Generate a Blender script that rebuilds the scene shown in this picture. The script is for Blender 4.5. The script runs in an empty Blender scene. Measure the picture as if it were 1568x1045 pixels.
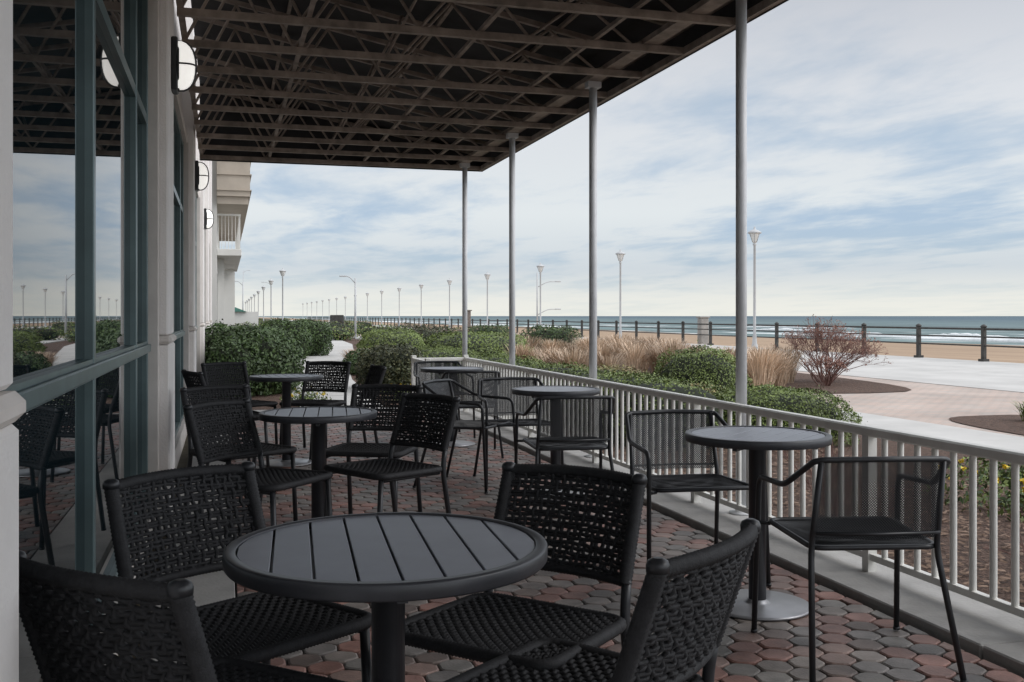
import bpy, math, random
import numpy as np
from mathutils import Vector, Matrix
random.seed(7); rng=np.random.default_rng(7)
S=bpy.context.scene
COL=S.collection
# ---------------------------------------------------------------- materials
def mat(name,col,rough=.6,metal=0,var=.0,vscale=8,bump=0,bscale=30,spec=.5,ior=None,attr=False,col2=None,detail=3,dist=.01,emit=0):
    m=bpy.data.materials.new(name); m.use_nodes=True
    nt=m.node_tree; N=nt.nodes; L=nt.links; b=N['Principled BSDF']
    b.inputs['Base Color'].default_value=(*col,1); b.inputs['Roughness'].default_value=rough
    b.inputs['Metallic'].default_value=metal; b.inputs['Specular IOR Level'].default_value=spec
    if ior: b.inputs['IOR'].default_value=ior
    if emit: b.inputs['Emission Color'].default_value=(1,.97,.92,1); b.inputs['Emission Strength'].default_value=emit
    tc=N.new('ShaderNodeTexCoord')
    src=None
    if attr:
        a=N.new('ShaderNodeAttribute'); a.attribute_name='Col'; src=a.outputs['Color']
        L.new(src,b.inputs['Base Color'])
    if var or col2:
        n=N.new('ShaderNodeTexNoise'); n.inputs['Scale'].default_value=vscale; n.inputs['Detail'].default_value=detail
        n.inputs['Roughness'].default_value=.6
        L.new(tc.outputs['Object'],n.inputs['Vector'])
        mx=N.new('ShaderNodeMix'); mx.data_type='RGBA'
        if attr:
            mx.blend_type='MULTIPLY'; mx.inputs['Factor'].default_value=1
            rp=N.new('ShaderNodeMapRange'); rp.inputs['From Min'].default_value=.3; rp.inputs['From Max'].default_value=.7
            rp.inputs['To Min'].default_value=1-var; rp.inputs['To Max'].default_value=1+var
            L.new(n.outputs['Fac'],rp.inputs['Value']); L.new(src,mx.inputs['A']); L.new(rp.outputs['Result'],mx.inputs['B'])
        else:
            c2=col2 if col2 else tuple(min(1,c*(1+var)) for c in col)
            c1=col if col2 else tuple(c*(1-var) for c in col)
            rp=N.new('ShaderNodeMapRange'); rp.inputs['From Min'].default_value=.32; rp.inputs['From Max'].default_value=.68
            L.new(n.outputs['Fac'],rp.inputs['Value']); L.new(rp.outputs['Result'],mx.inputs['Factor'])
            mx.inputs['A'].default_value=(*c1,1); mx.inputs['B'].default_value=(*c2,1)
        L.new(mx.outputs['Result'],b.inputs['Base Color'])
    if bump:
        n2=N.new('ShaderNodeTexNoise'); n2.inputs['Scale'].default_value=bscale; n2.inputs['Detail'].default_value=3
        L.new(tc.outputs['Object'],n2.inputs['Vector'])
        bp=N.new('ShaderNodeBump'); bp.inputs['Strength'].default_value=bump; bp.inputs['Distance'].default_value=dist
        L.new(n2.outputs['Fac'],bp.inputs['Height']); L.new(bp.outputs['Normal'],b.inputs['Normal'])
    return m
M={}
M['rope']=mat('rope_black',(.022,.022,.024),.7,var=.3,vscale=60,bump=.5,bscale=260,dist=.003,spec=.4)
M['metal']=mat('black_powder_coat',(.020,.021,.024),.4,var=.2,vscale=20)
M['mesh']=mat('black_steel_mesh',(.026,.027,.030),.45)
M['table']=mat('table_slate_paint',(.20,.21,.245),.36,var=.10,vscale=5,bump=.08,bscale=300,dist=.002,spec=.6)
M['rim']=mat('table_rim_paint',(.040,.041,.047),.40,var=.15,vscale=12)
M['base']=mat('table_base_steel',(.34,.34,.35),.35,metal=.6,var=.1,vscale=9)
M['cream']=mat('cream_stucco',(.78,.745,.72),.8,var=.05,vscale=3,bump=.25,bscale=90)
M['creamd']=mat('cream_trim',(.66,.61,.57),.7,var=.08,vscale=4,bump=.1,bscale=50)
M['teal']=mat('teal_aluminium',(.115,.165,.17),.35,var=.15,vscale=5,metal=.2)
M['glass']=mat('tinted_glass',(.006,.014,.018),.012,spec=.5,ior=2.9)
M['white']=mat('white_railing_paint',(.74,.73,.69),.45,var=.08,vscale=7,bump=.08,bscale=70)
M['post']=mat('grey_post_paint',(.58,.59,.60),.45,var=.08,vscale=5,bump=.05,bscale=60)
M['truss']=mat('awning_frame_rust_brown',(.30,.245,.205),.6,var=.35,vscale=7,bump=.1,bscale=60)
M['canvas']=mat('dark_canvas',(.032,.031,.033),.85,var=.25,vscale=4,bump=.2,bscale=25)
M['conc']=mat('concrete',(.36,.35,.335),.85,var=.22,vscale=2.2,bump=.25,bscale=60,detail=5)
M['conc2']=mat('boardwalk_concrete',(.52,.51,.49),.85,var=.12,vscale=.8,bump=.1,bscale=40,detail=5)
M['paver']=mat('paver_attr',(.2,.1,.1),.52,attr=True,var=.35,vscale=7,bump=.5,bscale=110,dist=.004)
M['grout']=mat('paver_joint_sand',(.04,.036,.033),.95,var=.3,vscale=20)
M['mulch']=mat('mulch',(.045,.026,.018),.95,col2=(.15,.09,.065),vscale=26,bump=1,bscale=45,dist=.03,detail=5)
M['leaf']=mat('foliage',(.05,.08,.02),.5,attr=True,spec=.4)
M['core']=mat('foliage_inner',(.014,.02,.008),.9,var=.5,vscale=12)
M['twig']=mat('twig_bark',(.17,.09,.075),.8,var=.3,vscale=30)
M['dark']=mat('dark_fence_metal',(.045,.043,.04),.6,var=.3,vscale=5)
M['lampp']=mat('lamp_pole_paint',(.52,.53,.54),.5,var=.08,vscale=3)
M['lglass']=mat('frosted_lamp_glass',(.8,.8,.78),.3)
M['sglass']=mat('lit_sconce_glass',(.85,.85,.82),.3,emit=.7)
M['bwhite']=mat('building_white',(.66,.65,.62),.8,var=.05,vscale=1.5,bump=.1,bscale=20)
M['tan']=mat('soffit_tan',(.42,.37,.31),.8,var=.08,vscale=2)
M['green']=mat('green_canvas',(.02,.10,.075),.7,var=.2,vscale=3)
M['wood']=mat('weathered_wood',(.17,.14,.12),.8,var=.3,vscale=10)

def brickmat():
    m=bpy.data.materials.new('brick_walkway'); m.use_nodes=True; nt=m.node_tree; N=nt.nodes; L=nt.links; b=N['Principled BSDF']
    tc=N.new('ShaderNodeTexCoord'); br=N.new('ShaderNodeTexBrick'); br.inputs['Scale'].default_value=1
    br.inputs['Brick Width'].default_value=.22; br.inputs['Row Height'].default_value=.11; br.inputs['Mortar Size'].default_value=.007
    br.inputs['Color1'].default_value=(.54,.42,.36,1); br.inputs['Color2'].default_value=(.47,.41,.37,1); br.inputs['Mortar'].default_value=(.30,.27,.24,1)
    L.new(tc.outputs['Object'],br.inputs['Vector'])
    n=N.new('ShaderNodeTexNoise'); n.inputs['Scale'].default_value=.8; n.inputs['Detail'].default_value=5; L.new(tc.outputs['Object'],n.inputs['Vector'])
    mr=N.new('ShaderNodeMapRange'); mr.inputs['From Min'].default_value=.3; mr.inputs['From Max'].default_value=.7; mr.inputs['To Min'].default_value=.78; mr.inputs['To Max'].default_value=1.1
    L.new(n.outputs['Fac'],mr.inputs['Value'])
    mx=N.new('ShaderNodeMix'); mx.data_type='RGBA'; mx.blend_type='MULTIPLY'; mx.inputs['Factor'].default_value=1
    L.new(br.outputs['Color'],mx.inputs['A']); L.new(mr.outputs['Result'],mx.inputs['B']); L.new(mx.outputs['Result'],b.inputs['Base Color'])
    b.inputs['Roughness'].default_value=.85
    return m
M['brick']=brickmat()

def groundmat():
    m=bpy.data.materials.new('ground_sand_grass'); m.use_nodes=True; nt=m.node_tree; N=nt.nodes; L=nt.links; b=N['Principled BSDF']
    tc=N.new('ShaderNodeTexCoord'); sp=N.new('ShaderNodeSeparateXYZ'); L.new(tc.outputs['Object'],sp.inputs[0])
    n=N.new('ShaderNodeTexNoise'); n.inputs['Scale'].default_value=.3; n.inputs['Detail'].default_value=8; n.inputs['Roughness'].default_value=.75
    mp=N.new('ShaderNodeMapping'); mp.inputs['Scale'].default_value=(1,.35,1); L.new(tc.outputs['Object'],mp.inputs['Vector']); L.new(mp.outputs[0],n.inputs['Vector'])
    sand=N.new('ShaderNodeMix'); sand.data_type='RGBA'; L.new(n.outputs['Fac'],sand.inputs['Factor'])
    sand.inputs['A'].default_value=(.20,.13,.08,1); sand.inputs['B'].default_value=(.50,.36,.24,1)
    gr=N.new('ShaderNodeMix'); gr.data_type='RGBA'; L.new(n.outputs['Fac'],gr.inputs['Factor'])
    gr.inputs['A'].default_value=(.05,.045,.025,1); gr.inputs['B'].default_value=(.13,.11,.07,1)
    mr=N.new('ShaderNodeMapRange'); mr.inputs['From Min'].default_value=19.5; mr.inputs['From Max'].default_value=20.5; L.new(sp.outputs['X'],mr.inputs['Value'])
    wet=N.new('ShaderNodeMapRange'); wet.inputs['From Min'].default_value=-1.2; wet.inputs['From Max'].default_value=-1.75; L.new(sp.outputs['Z'],wet.inputs['Value'])
    mx=N.new('ShaderNodeMix'); mx.data_type='RGBA'; L.new(mr.outputs[0],mx.inputs['Factor']); L.new(gr.outputs['Result'],mx.inputs['A']); L.new(sand.outputs['Result'],mx.inputs['B'])
    mw=N.new('ShaderNodeMix'); mw.data_type='RGBA'; L.new(wet.outputs[0],mw.inputs['Factor']); L.new(mx.outputs['Result'],mw.inputs['A']); mw.inputs['B'].default_value=(.15,.115,.09,1)
    L.new(mw.outputs['Result'],b.inputs['Base Color']); b.inputs['Roughness'].default_value=.9
    n2=N.new('ShaderNodeTexNoise'); n2.inputs['Scale'].default_value=3; n2.inputs['Detail'].default_value=4; L.new(tc.outputs['Object'],n2.inputs['Vector'])
    bp=N.new('ShaderNodeBump'); bp.inputs['Strength'].default_value=.6; bp.inputs['Distance'].default_value=.08; L.new(n2.outputs['Fac'],bp.inputs['Height']); L.new(bp.outputs[0],b.inputs['Normal'])
    return m
M['ground']=groundmat()
def seamat():
    m=bpy.data.materials.new('sea_water'); m.use_nodes=True; nt=m.node_tree; N=nt.nodes; L=nt.links; b=N['Principled BSDF']
    tc=N.new('ShaderNodeTexCoord'); sp=N.new('ShaderNodeSeparateXYZ'); L.new(tc.outputs['Object'],sp.inputs[0])
    mp=N.new('ShaderNodeMapping'); mp.inputs['Scale'].default_value=(.12,.02,1); L.new(tc.outputs['Object'],mp.inputs['Vector'])
    n=N.new('ShaderNodeTexNoise'); n.inputs['Scale'].default_value=1; n.inputs['Detail'].default_value=7; n.inputs['Roughness'].default_value=.62; L.new(mp.outputs[0],n.inputs['Vector'])
    dr=N.new('ShaderNodeMapRange'); dr.inputs['From Min'].default_value=70; dr.inputs['From Max'].default_value=600; L.new(sp.outputs['X'],dr.inputs['Value'])
    c=N.new('ShaderNodeMix'); c.data_type='RGBA'; L.new(dr.outputs[0],c.inputs['Factor']); c.inputs['A'].default_value=(.15,.205,.205,1); c.inputs['B'].default_value=(.085,.13,.16,1)
    mr=N.new('ShaderNodeMapRange'); mr.inputs['From Min'].default_value=.3; mr.inputs['From Max'].default_value=.7; mr.inputs['To Min'].default_value=.65; mr.inputs['To Max'].default_value=1.35; L.new(n.outputs['Fac'],mr.inputs['Value'])
    v=N.new('ShaderNodeMix'); v.data_type='RGBA'; v.blend_type='MULTIPLY'; v.inputs['Factor'].default_value=1; L.new(c.outputs['Result'],v.inputs['A']); L.new(mr.outputs[0],v.inputs['B'])
    fr=N.new('ShaderNodeMapRange'); fr.inputs['From Min'].default_value=68; fr.inputs['From Max'].default_value=170; fr.inputs['To Min'].default_value=.45; fr.inputs['To Max'].default_value=.70; L.new(sp.outputs['X'],fr.inputs['Value'])
    n3=N.new('ShaderNodeTexNoise'); n3.inputs['Scale'].default_value=1; n3.inputs['Detail'].default_value=6; n3.inputs['Roughness'].default_value=.6
    mp3=N.new('ShaderNodeMapping'); mp3.inputs['Scale'].default_value=(.10,.022,1); mp3.inputs['Location'].default_value=(31,7,0); L.new(tc.outputs['Object'],mp3.inputs['Vector']); L.new(mp3.outputs[0],n3.inputs['Vector'])
    sb=N.new('ShaderNodeMath'); sb.operation='SUBTRACT'; L.new(n3.outputs['Fac'],sb.inputs[0]); L.new(fr.outputs[0],sb.inputs[1])
    ml=N.new('ShaderNodeMath'); ml.operation='MULTIPLY'; ml.use_clamp=True; ml.inputs[1].default_value=14; L.new(sb.outputs[0],ml.inputs[0])
    f=N.new('ShaderNodeMix'); f.data_type='RGBA'; L.new(ml.outputs[0],f.inputs['Factor']); L.new(v.outputs['Result'],f.inputs['A']); f.inputs['B'].default_value=(.80,.82,.82,1)
    L.new(f.outputs['Result'],b.inputs['Base Color']); b.inputs['Roughness'].default_value=.7; b.inputs['Specular IOR Level'].default_value=.15
    return m
M['sea']=seamat()

# ---------------------------------------------------------------- mesh builder
class MB:
    def __init__(s): s.v=[]; s.f=[]; s.sm=[]
    def add(s,vs,fs,smooth=False):
        o=len(s.v); s.v+= [tuple(p) for p in vs]; s.f+=[tuple(i+o for i in f) for f in fs]; s.sm+=[smooth]*len(fs)
    def box(s,x0,x1,y0,y1,z0,z1,bev=0):
        if bev:
            b=bev
            vs=[];
            for z,k in((z0,b),(z0+b,0),(z1-b,0),(z1,b)):
                for (x,y,cx,cy) in((x0,y0,1,1),(x1,y0,-1,1),(x1,y1,-1,-1),(x0,y1,1,-1)):
                    a=(x+cx*b, y+cy*k, z); c=(x+cx*k, y+cy*b, z)
                    if (cx,cy) in((1,1),(-1,-1)): vs+=[c,a]
                    else: vs+=[a,c]
            fs=[]
            for l in range(3):
                for i in range(8): fs.append((l*8+i,l*8+(i+1)%8,(l+1)*8+(i+1)%8,(l+1)*8+i))
            fs.append(tuple(range(7,-1,-1))); fs.append(tuple(range(24,32)))
            s.add(vs,fs)
        else:
            vs=[(x,y,z) for z in(z0,z1) for (x,y) in((x0,y0),(x1,y0),(x1,y1),(x0,y1))]
            s.add(vs,[(3,2,1,0),(4,5,6,7),(0,1,5,4),(1,2,6,5),(2,3,7,6),(3,0,4,7)])
    def tube(s,path,r,n=8,closed=False,caps=True,square=False):
        P=[Vector(p) for p in path]; m=len(P)
        R=[r]*m if not hasattr(r,'__len__') else list(r)
        T=[]
        for i in range(m):
            if closed: t=P[(i+1)%m]-P[i-1]
            else: t=P[min(i+1,m-1)]-P[max(i-1,0)]
            T.append(t.normalized())
        up=Vector((0,0,1)) if abs(T[0].z)<.9 else Vector((0,1,0))
        nrm=(up-T[0]*up.dot(T[0])).normalized()
        vs=[]; off=math.pi/4 if square else 0
        for i in range(m):
            nrm=(nrm-T[i]*nrm.dot(T[i]))
            if nrm.length<1e-6: nrm=T[i].orthogonal()
            nrm.normalize(); bi=T[i].cross(nrm)
            for k in range(n):
                a=2*math.pi*k/n+off
                vs.append(P[i]+(nrm*math.cos(a)+bi*math.sin(a))*R[i])
        fs=[]
        for i in range(m if closed else m-1):
            j=(i+1)%m
            for k in range(n):
                fs.append((i*n+k,i*n+(k+1)%n,j*n+(k+1)%n,j*n+k))
        if caps and not closed:
            fs.append(tuple(range(n-1,-1,-1))); fs.append(tuple((m-1)*n+k for k in range(n)))
        s.add(vs,fs,smooth=not square and n>4)
    def lathe(s,prof,c=(0,0,0),n=32,smooth=True,caps=True):
        vs=[]
        for (r,z) in prof:
            for k in range(n):
                a=2*math.pi*k/n; vs.append((c[0]+r*math.cos(a),c[1]+r*math.sin(a),c[2]+z))
        fs=[]
        for i in range(len(prof)-1):
            for k in range(n): fs.append((i*n+k,i*n+(k+1)%n,(i+1)*n+(k+1)%n,(i+1)*n+k))
        s.add(vs,fs,smooth)
        if caps:
            o=len(s.v)-len(vs)
            s.f.append(tuple(o+k for k in range(n-1,-1,-1))); s.sm.append(False)
            s.f.append(tuple(o+(len(prof)-1)*n+k for k in range(n))); s.sm.append(False)
    def mesh(s,name,m):
        me=bpy.data.meshes.new(name); me.from_pydata(s.v,[],s.f); me.materials.append(m)
        me.polygons.foreach_set('use_smooth',s.sm); me.update(); return me
    def obj(s,name,m,parent=None,loc=None):
        return link(name,s.mesh(name,m),parent,loc)
def link(name,me,parent=None,loc=None,rot=0):
    o=bpy.data.objects.new(name,me); COL.objects.link(o)
    if parent: o.parent=parent
    if loc: o.location=loc
    if rot: o.rotation_euler=(0,0,rot)
    return o
def empty(name,loc=(0,0,0),rot=0):
    o=bpy.data.objects.new(name,None); COL.objects.link(o); o.location=loc; o.rotation_euler=(0,0,rot); return o
def smoothpath(pts,rad=.04,seg=5,closed=False):
    P=[Vector(p) for p in pts]; out=[]; n=len(P)
    for i in range(n):
        if not closed and i in(0,n-1): out.append(P[i]); continue
        a=P[i-1]; b=P[i]; c=P[(i+1)%n]
        r=min(rad,(a-b).length*.49,(c-b).length*.49)
        p0=b+(a-b).normalized()*r; p1=b+(c-b).normalized()*r
        for k in range(seg+1):
            t=k/seg; out.append(p0*(1-t)**2+b*2*t*(1-t)+p1*t*t)
    return out
def resample(path,step,closed=False):
    P=[Vector(p) for p in path]
    if closed: P=P+[P[0]]
    L=[0]
    for i in range(1,len(P)): L.append(L[-1]+(P[i]-P[i-1]).length)
    n=max(2,int(L[-1]/step)); out=[]; j=0
    for k in range(n if closed else n+1):
        d=L[-1]*k/n
        while j<len(P)-2 and L[j+1]<d: j+=1
        seg=L[j+1]-L[j]; t=(d-L[j])/seg if seg>0 else 0
        out.append(P[j].lerp(P[j+1],t))
    return out
def wrapped(mb,path,r,closed=False,step=.0035,n=7):
    p=resample(path,step,closed); R=[r*(1.07 if (i//1)%2 else .93) for i in range(len(p))]
    mb.tube(p,R,n=n,closed=closed)

# ---------------------------------------------------------------- rope chair
def make_rope_chair():
    fr=MB()
    for sx in(-1,1):
        fr.tube(smoothpath([(sx*.225,-.275,0),(sx*.215,-.205,.44),(sx*.212,-.225,.55)],.06),.0135,n=10)
        fr.tube([(sx*.218,.225,0),(sx*.212,.20,.435)],.0135,n=10)
        fr.tube([(sx*.205,-.19,.425),(sx*.205,.19,.425)],.009,n=8)
        fr.lathe([(.014,0),(.014,.012)],(sx*.225,-.275,0),n=10); fr.lathe([(.014,0),(.014,.012)],(sx*.218,.225,0),n=10)
        fr.lathe([(.021,0),(.0215,.012),(.018,.02),(.008,.025)],(sx*.208,-.309,.788),n=14)
    fr.tube([(-.205,0,.425),(.205,0,.425)],.008,n=8)
    rp=MB()
    seatp=smoothpath([(-.225,-.2,.445),(.225,-.2,.445),(.235,.22,.45),(-.235,.22,.45)],.06,6,True)
    wrapped(rp,seatp,.0165,True,step=.005)
    def B(u,v): return Vector((.208*u,-.222-.087*v-.038*(1-u*u),.54+.25*v))
    for sx in(-1,1): wrapped(rp,[B(sx,-.02),B(sx,.5),B(sx,1.0)],.0185,step=.005)
    wrapped(rp,[B(u,1.0+.025*(1-u*u)) for u in np.linspace(-1,1,14)],.016,step=.005)
    wrapped(rp,[B(u,-.0) for u in np.linspace(-1,1,14)],.012,step=.005)
    nv=21; rows=10
    us=np.linspace(-.93,.93,nv)
    for i,u in enumerate(us):
        path=[]
        vs=np.linspace(.0,1.01,rows*2+1); ph=random.uniform(0,6)
        for j,v in enumerate(vs):
            p=B(u+.012*math.sin(j*.9+ph),v); p.y+= .0045*(1 if (j+i)%2 else -1); path.append(p)
        rp.tube(path,.0060,n=5,caps=False)
    for j in range(rows):
        v0=(j+.5)/rows
        for dv in(-.020,.020):
            path=[]
            uu=np.linspace(-1,1,(nv-1)+3); ph=random.uniform(0,6)
            for i,u in enumerate(uu):
                p=B(u,v0+dv+.006*math.sin(i*.7+ph)+random.uniform(-.003,.003)); p.y+=.0045*(1 if (i+j)%2 else -1); path.append(p)
            rp.tube(path,.0056,n=5,caps=False)
    def Q(u,v): return Vector((.222*u*(1+.02*v),.01+.20*v,.45-.016*(1-u*u)*(1-v*v)))
    n1,n2=26,24
    for i,u in enumerate(np.linspace(-.95,.95,n1)):
        rp.tube([Q(u,v)+Vector((0,0,.004*(1 if (i+j)%2 else -1))) for j,v in enumerate(np.linspace(-1,1,n2+2))],.0066,n=5,caps=False)
    for j,v in enumerate(np.linspace(-.95,.95,n2)):
        rp.tube([Q(u,v)+Vector((0,0,.004*(-1 if (i+j)%2 else 1))) for i,u in enumerate(np.linspace(-1,1,n1+2))],.0066,n=5,caps=False)
    return fr.mesh('rope_chair_frame',M['metal']),rp.mesh('rope_chair_weave',M['rope'])
RC=make_rope_chair()
def rope_chair(x,y,fx,fy):
    e=empty('woven_rope_chair',(x,y,.004),math.atan2(-fx,fy))
    link('frame',RC[0],e); link('woven_seat_and_back',RC[1],e)
def make_arm_chair():
    fr=MB(); r=.0108
    left=[(-.285,.27,0),(-.275,.235,.615),(-.275,-.06,.63),(-.235,-.25,.74),(-.21,-.265,.748)]
    path=left+[(0,-.29,.752)]+[(-x,y,z) for x,y,z in reversed(left)]
    fr.tube(smoothpath(path,.05,6),r,n=10)
    for sx in(-1,1):
        fr.tube(smoothpath([(sx*.26,-.31,0),(sx*.222,-.19,.43),(sx*.212,-.262,.745)],.05,6),r,n=10)
        fr.tube([(sx*.235,.22,.435),(sx*.278,.24,.435)],.008,n=8)
        for (fx,fy) in((.285,.27),(.26,-.31)): fr.lathe([(.013,0),(.013,.012)],(sx*fx,fy,0),n=10)
    fr.tube(smoothpath([(-.22,-.2,.435),(.22,-.2,.435),(.24,.235,.445),(-.24,.235,.445)],.05,6,True),.010,n=10,closed=True)
    fr.tube([(-.218,-.225,.49),(0,-.245,.49),(.218,-.225,.49)],.006,n=8)
    ms=MB()
    def B(u,v): return Vector((.214*u,-.205-.062*v-.025*(1-u*u),.47+.278*v))
    def Q(u,v): return Vector((.23*u*(1+.02*v),.017+.215*v,.442-.012*(1-u*u)*(1-v*v)))
    for F,w,h in((B,.43,.278),(Q,.46,.43)):
        p=.0095
        for sgn in(1,-1):
            k=-h
            while k<w:
                pts=[]
                lo=max(0,-k); hi=min(h,w-k)
                if hi-lo>.01:
                    for t in np.linspace(lo,hi,6):
                        x=k+t; xx=x if sgn>0 else w-x
                        if F is B: pts.append(F(xx/w*2-1,t/h))
                        else: pts.append(F(xx/w*2-1,t/h*2-1))
                    ms.tube(pts,.0021,n=3,caps=False)
                k+=p
    return fr.mesh('armchair_frame',M['metal']),ms.mesh('armchair_mesh',M['mesh'])
AC=make_arm_chair()
def arm_chair(x,y,fx,fy):
    e=empty('steel_mesh_armchair',(x,y,.004),math.atan2(-fx,fy))
    link('tubular_frame',AC[0],e); link('mesh_seat_and_back',AC[1],e)

# ---------------------------------------------------------------- tables
def make_table(R,Ht=.735):
    top=MB(); rim=MB(); ped=MB(); bs=MB()
    ri=R-.026
    rim.lathe([(ri,Ht-.032),(R-.003,Ht-.034),(R,Ht-.030),(R,Ht-.004),(R-.002,Ht-.001),(R-.005,Ht),(ri+.001,Ht),(ri,Ht-.002),(ri,Ht-.032)],n=96,caps=False)
    w=.083 if R>.33 else .072; gap=.0055
    n=int(2*ri/w)+1; x0=-n*w/2
    for i in range(n):
        a=max(x0+i*w+gap/2,-ri+.004); b=min(x0+(i+1)*w-gap/2,ri-.004)
        if b-a<.01: continue
        rr=ri-.0015
        xs=np.linspace(a,b,9)
        poly=[(x,-math.sqrt(max(rr*rr-x*x,0))) for x in xs]+[(x,math.sqrt(max(rr*rr-x*x,0))) for x in xs[::-1]]
        k=len(poly)
        vs=[(x,y,Ht-.012) for x,y in poly]+[(x,y,Ht-.0045) for x,y in poly]
        cx=(a+b)/2
        vs+=[(cx+(x-cx)*.965,y*.9975,Ht-.003) for x,y in poly]
        fs=[tuple(range(k-1,-1,-1)),tuple(range(2*k,3*k))]+[(j,(j+1)%k,k+(j+1)%k,k+j) for j in range(k)]+[(k+j,k+(j+1)%k,2*k+(j+1)%k,2*k+j) for j in range(k)]
        top.add(vs,fs)
    ped.lathe([(ri-.002,Ht-.026),(ri-.002,Ht-.020)],n=48)
    for a in(0,math.pi/2):
        c,s_=math.cos(a),math.sin(a); ped.tube([(-c*(ri-.02),-s_*(ri-.02),Ht-.04),(c*(ri-.02),s_*(ri-.02),Ht-.04)],.014,n=4,square=True)
    ped.lathe([(.037,.012),(.037,Ht-.05),(.09,Ht-.045),(.09,Ht-.03)],n=28)
    bs.lathe([(.225,.0),(.225,.007),(.215,.011),(.06,.014),(.045,.02),(.04,.03)],n=56)
    return top.mesh('slatted_top',M['table']),rim.mesh('rim',M['rim']),ped.mesh('pedestal',M['rim']),bs.mesh('base_plate',M['base'])
TB=make_table(.352); TS=make_table(.305)
def table(x,y,t,rot=0):
    e=empty('round_slatted_table',(x,y,.004),rot)
    for n_,m_ in zip(('slatted_top','rim','pedestal','base_plate'),t): link(n_,m_,e)
table(.348,2.22,TB,math.radians(-3.7))
table(.474,5.37,TS,math.radians(-6)); table(.5,8.67,TS,math.radians(5))
table(2.19,3.86,TS,math.radians(-50)); table(2.2,6.62,TS,math.radians(-55)); table(2.11,9.52,TS,math.radians(-40))

for c in [(.0,2.07,.70,.71),(.06,2.66,.55,-.84),(.70,2.46,-.75,-.66),(.70,2.0,-.62,.78),
          (.2,5.02,.75,-.66),(.1,6.12,.5,-.85),(.80,5.2,-.85,-.5),(.83,5.95,-.45,-.9),
          (.15,9.35,.5,-.85),(.05,8.3,.9,.3),(.95,8.55,-1,-.1),(.78,9.3,-.5,-.86)]: rope_chair(*c)
for c in [(2.21,3.21,.22,.975),(2.14,4.42,-.1,-1),(2.05,5.95,.12,1),(2.1,7.25,-.05,-1),(1.72,7.2,.75,-.6),(2.1,8.8,.1,1),(2.15,10.2,0,-1)]: arm_chair(*c)

# ---------------------------------------------------------------- patio floor
def pavers():
    vs=[];fs=[];cols=[]
    dx=.128; dy=.104
    x0,x1,y0,y1=.055,2.64,-.5,13.15
    palette=[(.245,.13,.105),(.21,.12,.10),(.265,.15,.125),(.19,.165,.15),(.165,.15,.14),(.215,.185,.165),(.235,.16,.135),(.15,.115,.10),(.195,.18,.165)]
    rows=int((y1-y0)/dy)
    for r in range(rows):
        y=y0+dy*(r+.5); off=(r%2)*dx/2
        n=int((x1-x0)/dx)+2
        for i in range(n):
            x=x0+off+dx*i-dx*.25
            g=.0032
            hx=dx/2-g; hy=dy*2/3-g*1.1
            wob=[random.uniform(-.003,.003) for _ in range(12)]
            base=[(0,-1),(1,-.5),(1,.5),(0,1),(-1,.5),(-1,-.5)]
            pts=[]
            for k in range(6):
                p=base[k]; q=base[(k+1)%6]; o=base[k-1]
                for (m_,t) in((o,.16),(q,.16)):
                    pts.append((p[0]*(1-t)+m_[0]*t,p[1]*(1-t)+m_[1]*t))
            P=[(min(max(x+px*hx+wob[k],x0),x1),y+py*hy+wob[(k+5)%12]) for k,(px,py) in enumerate(pts)]
            if max(p[0] for p in P)-min(p[0] for p in P)<.02: continue
            z=random.uniform(-.0018,.0018)
            tx,ty=random.uniform(-.016,.016),random.uniform(-.016,.016)
            cx=sum(p[0] for p in P)/12; cy=sum(p[1] for p in P)/12
            o=len(vs)
            vs+=[(px,py,-.02) for px,py in P]+[(px,py,z-.004) for px,py in P]+[(cx+(px-cx)*.9,cy+(py-cy)*.9,z+(px-cx)*tx+(py-cy)*ty) for px,py in P]
            f=[tuple(o+24+k for k in range(12))]+[(o+k,o+(k+1)%12,o+12+(k+1)%12,o+12+k) for k in range(12)]+[(o+12+k,o+12+(k+1)%12,o+24+(k+1)%12,o+24+k) for k in range(12)]
            fs+=f
            c=random.choice(palette); s=random.uniform(.8,1.15)
            cols+=[(c[0]*s,c[1]*s,c[2]*s,1)]*len(f)
    me=bpy.data.meshes.new('paver_patio'); me.from_pydata(vs,[],fs); me.materials.append(M['paver'])
    at=me.attributes.new('Col','FLOAT_COLOR','FACE'); at.data.foreach_set('color',np.array(cols,dtype=np.float32).ravel())
    me.update(); return link('paver_patio',me)
pavers()
b=MB(); b.box(.05,2.65,-.5,13.2,-.06,-.010); b.obj('paver_bedding',M['grout'])
b=MB()
y=-.5
while y<13.2:
    b.box(-.30,.045,y+.004,min(y+1.5,13.2)-.004,-.06,.003,bev=.003); y+=1.5
b.obj('concrete_strip',M['conc'])
b=MB(); y=-.5
while y<13.2:
    y2=min(y+1.8,13.35); b.box(2.68,3.12,y+.004,y2-.004,-.06,.028,bev=.006); y+=1.8
b.box(.05,3.12,13.35,13.6,-.06,.01,bev=.004)
b.obj('concrete_kerb',M['conc'])

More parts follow.
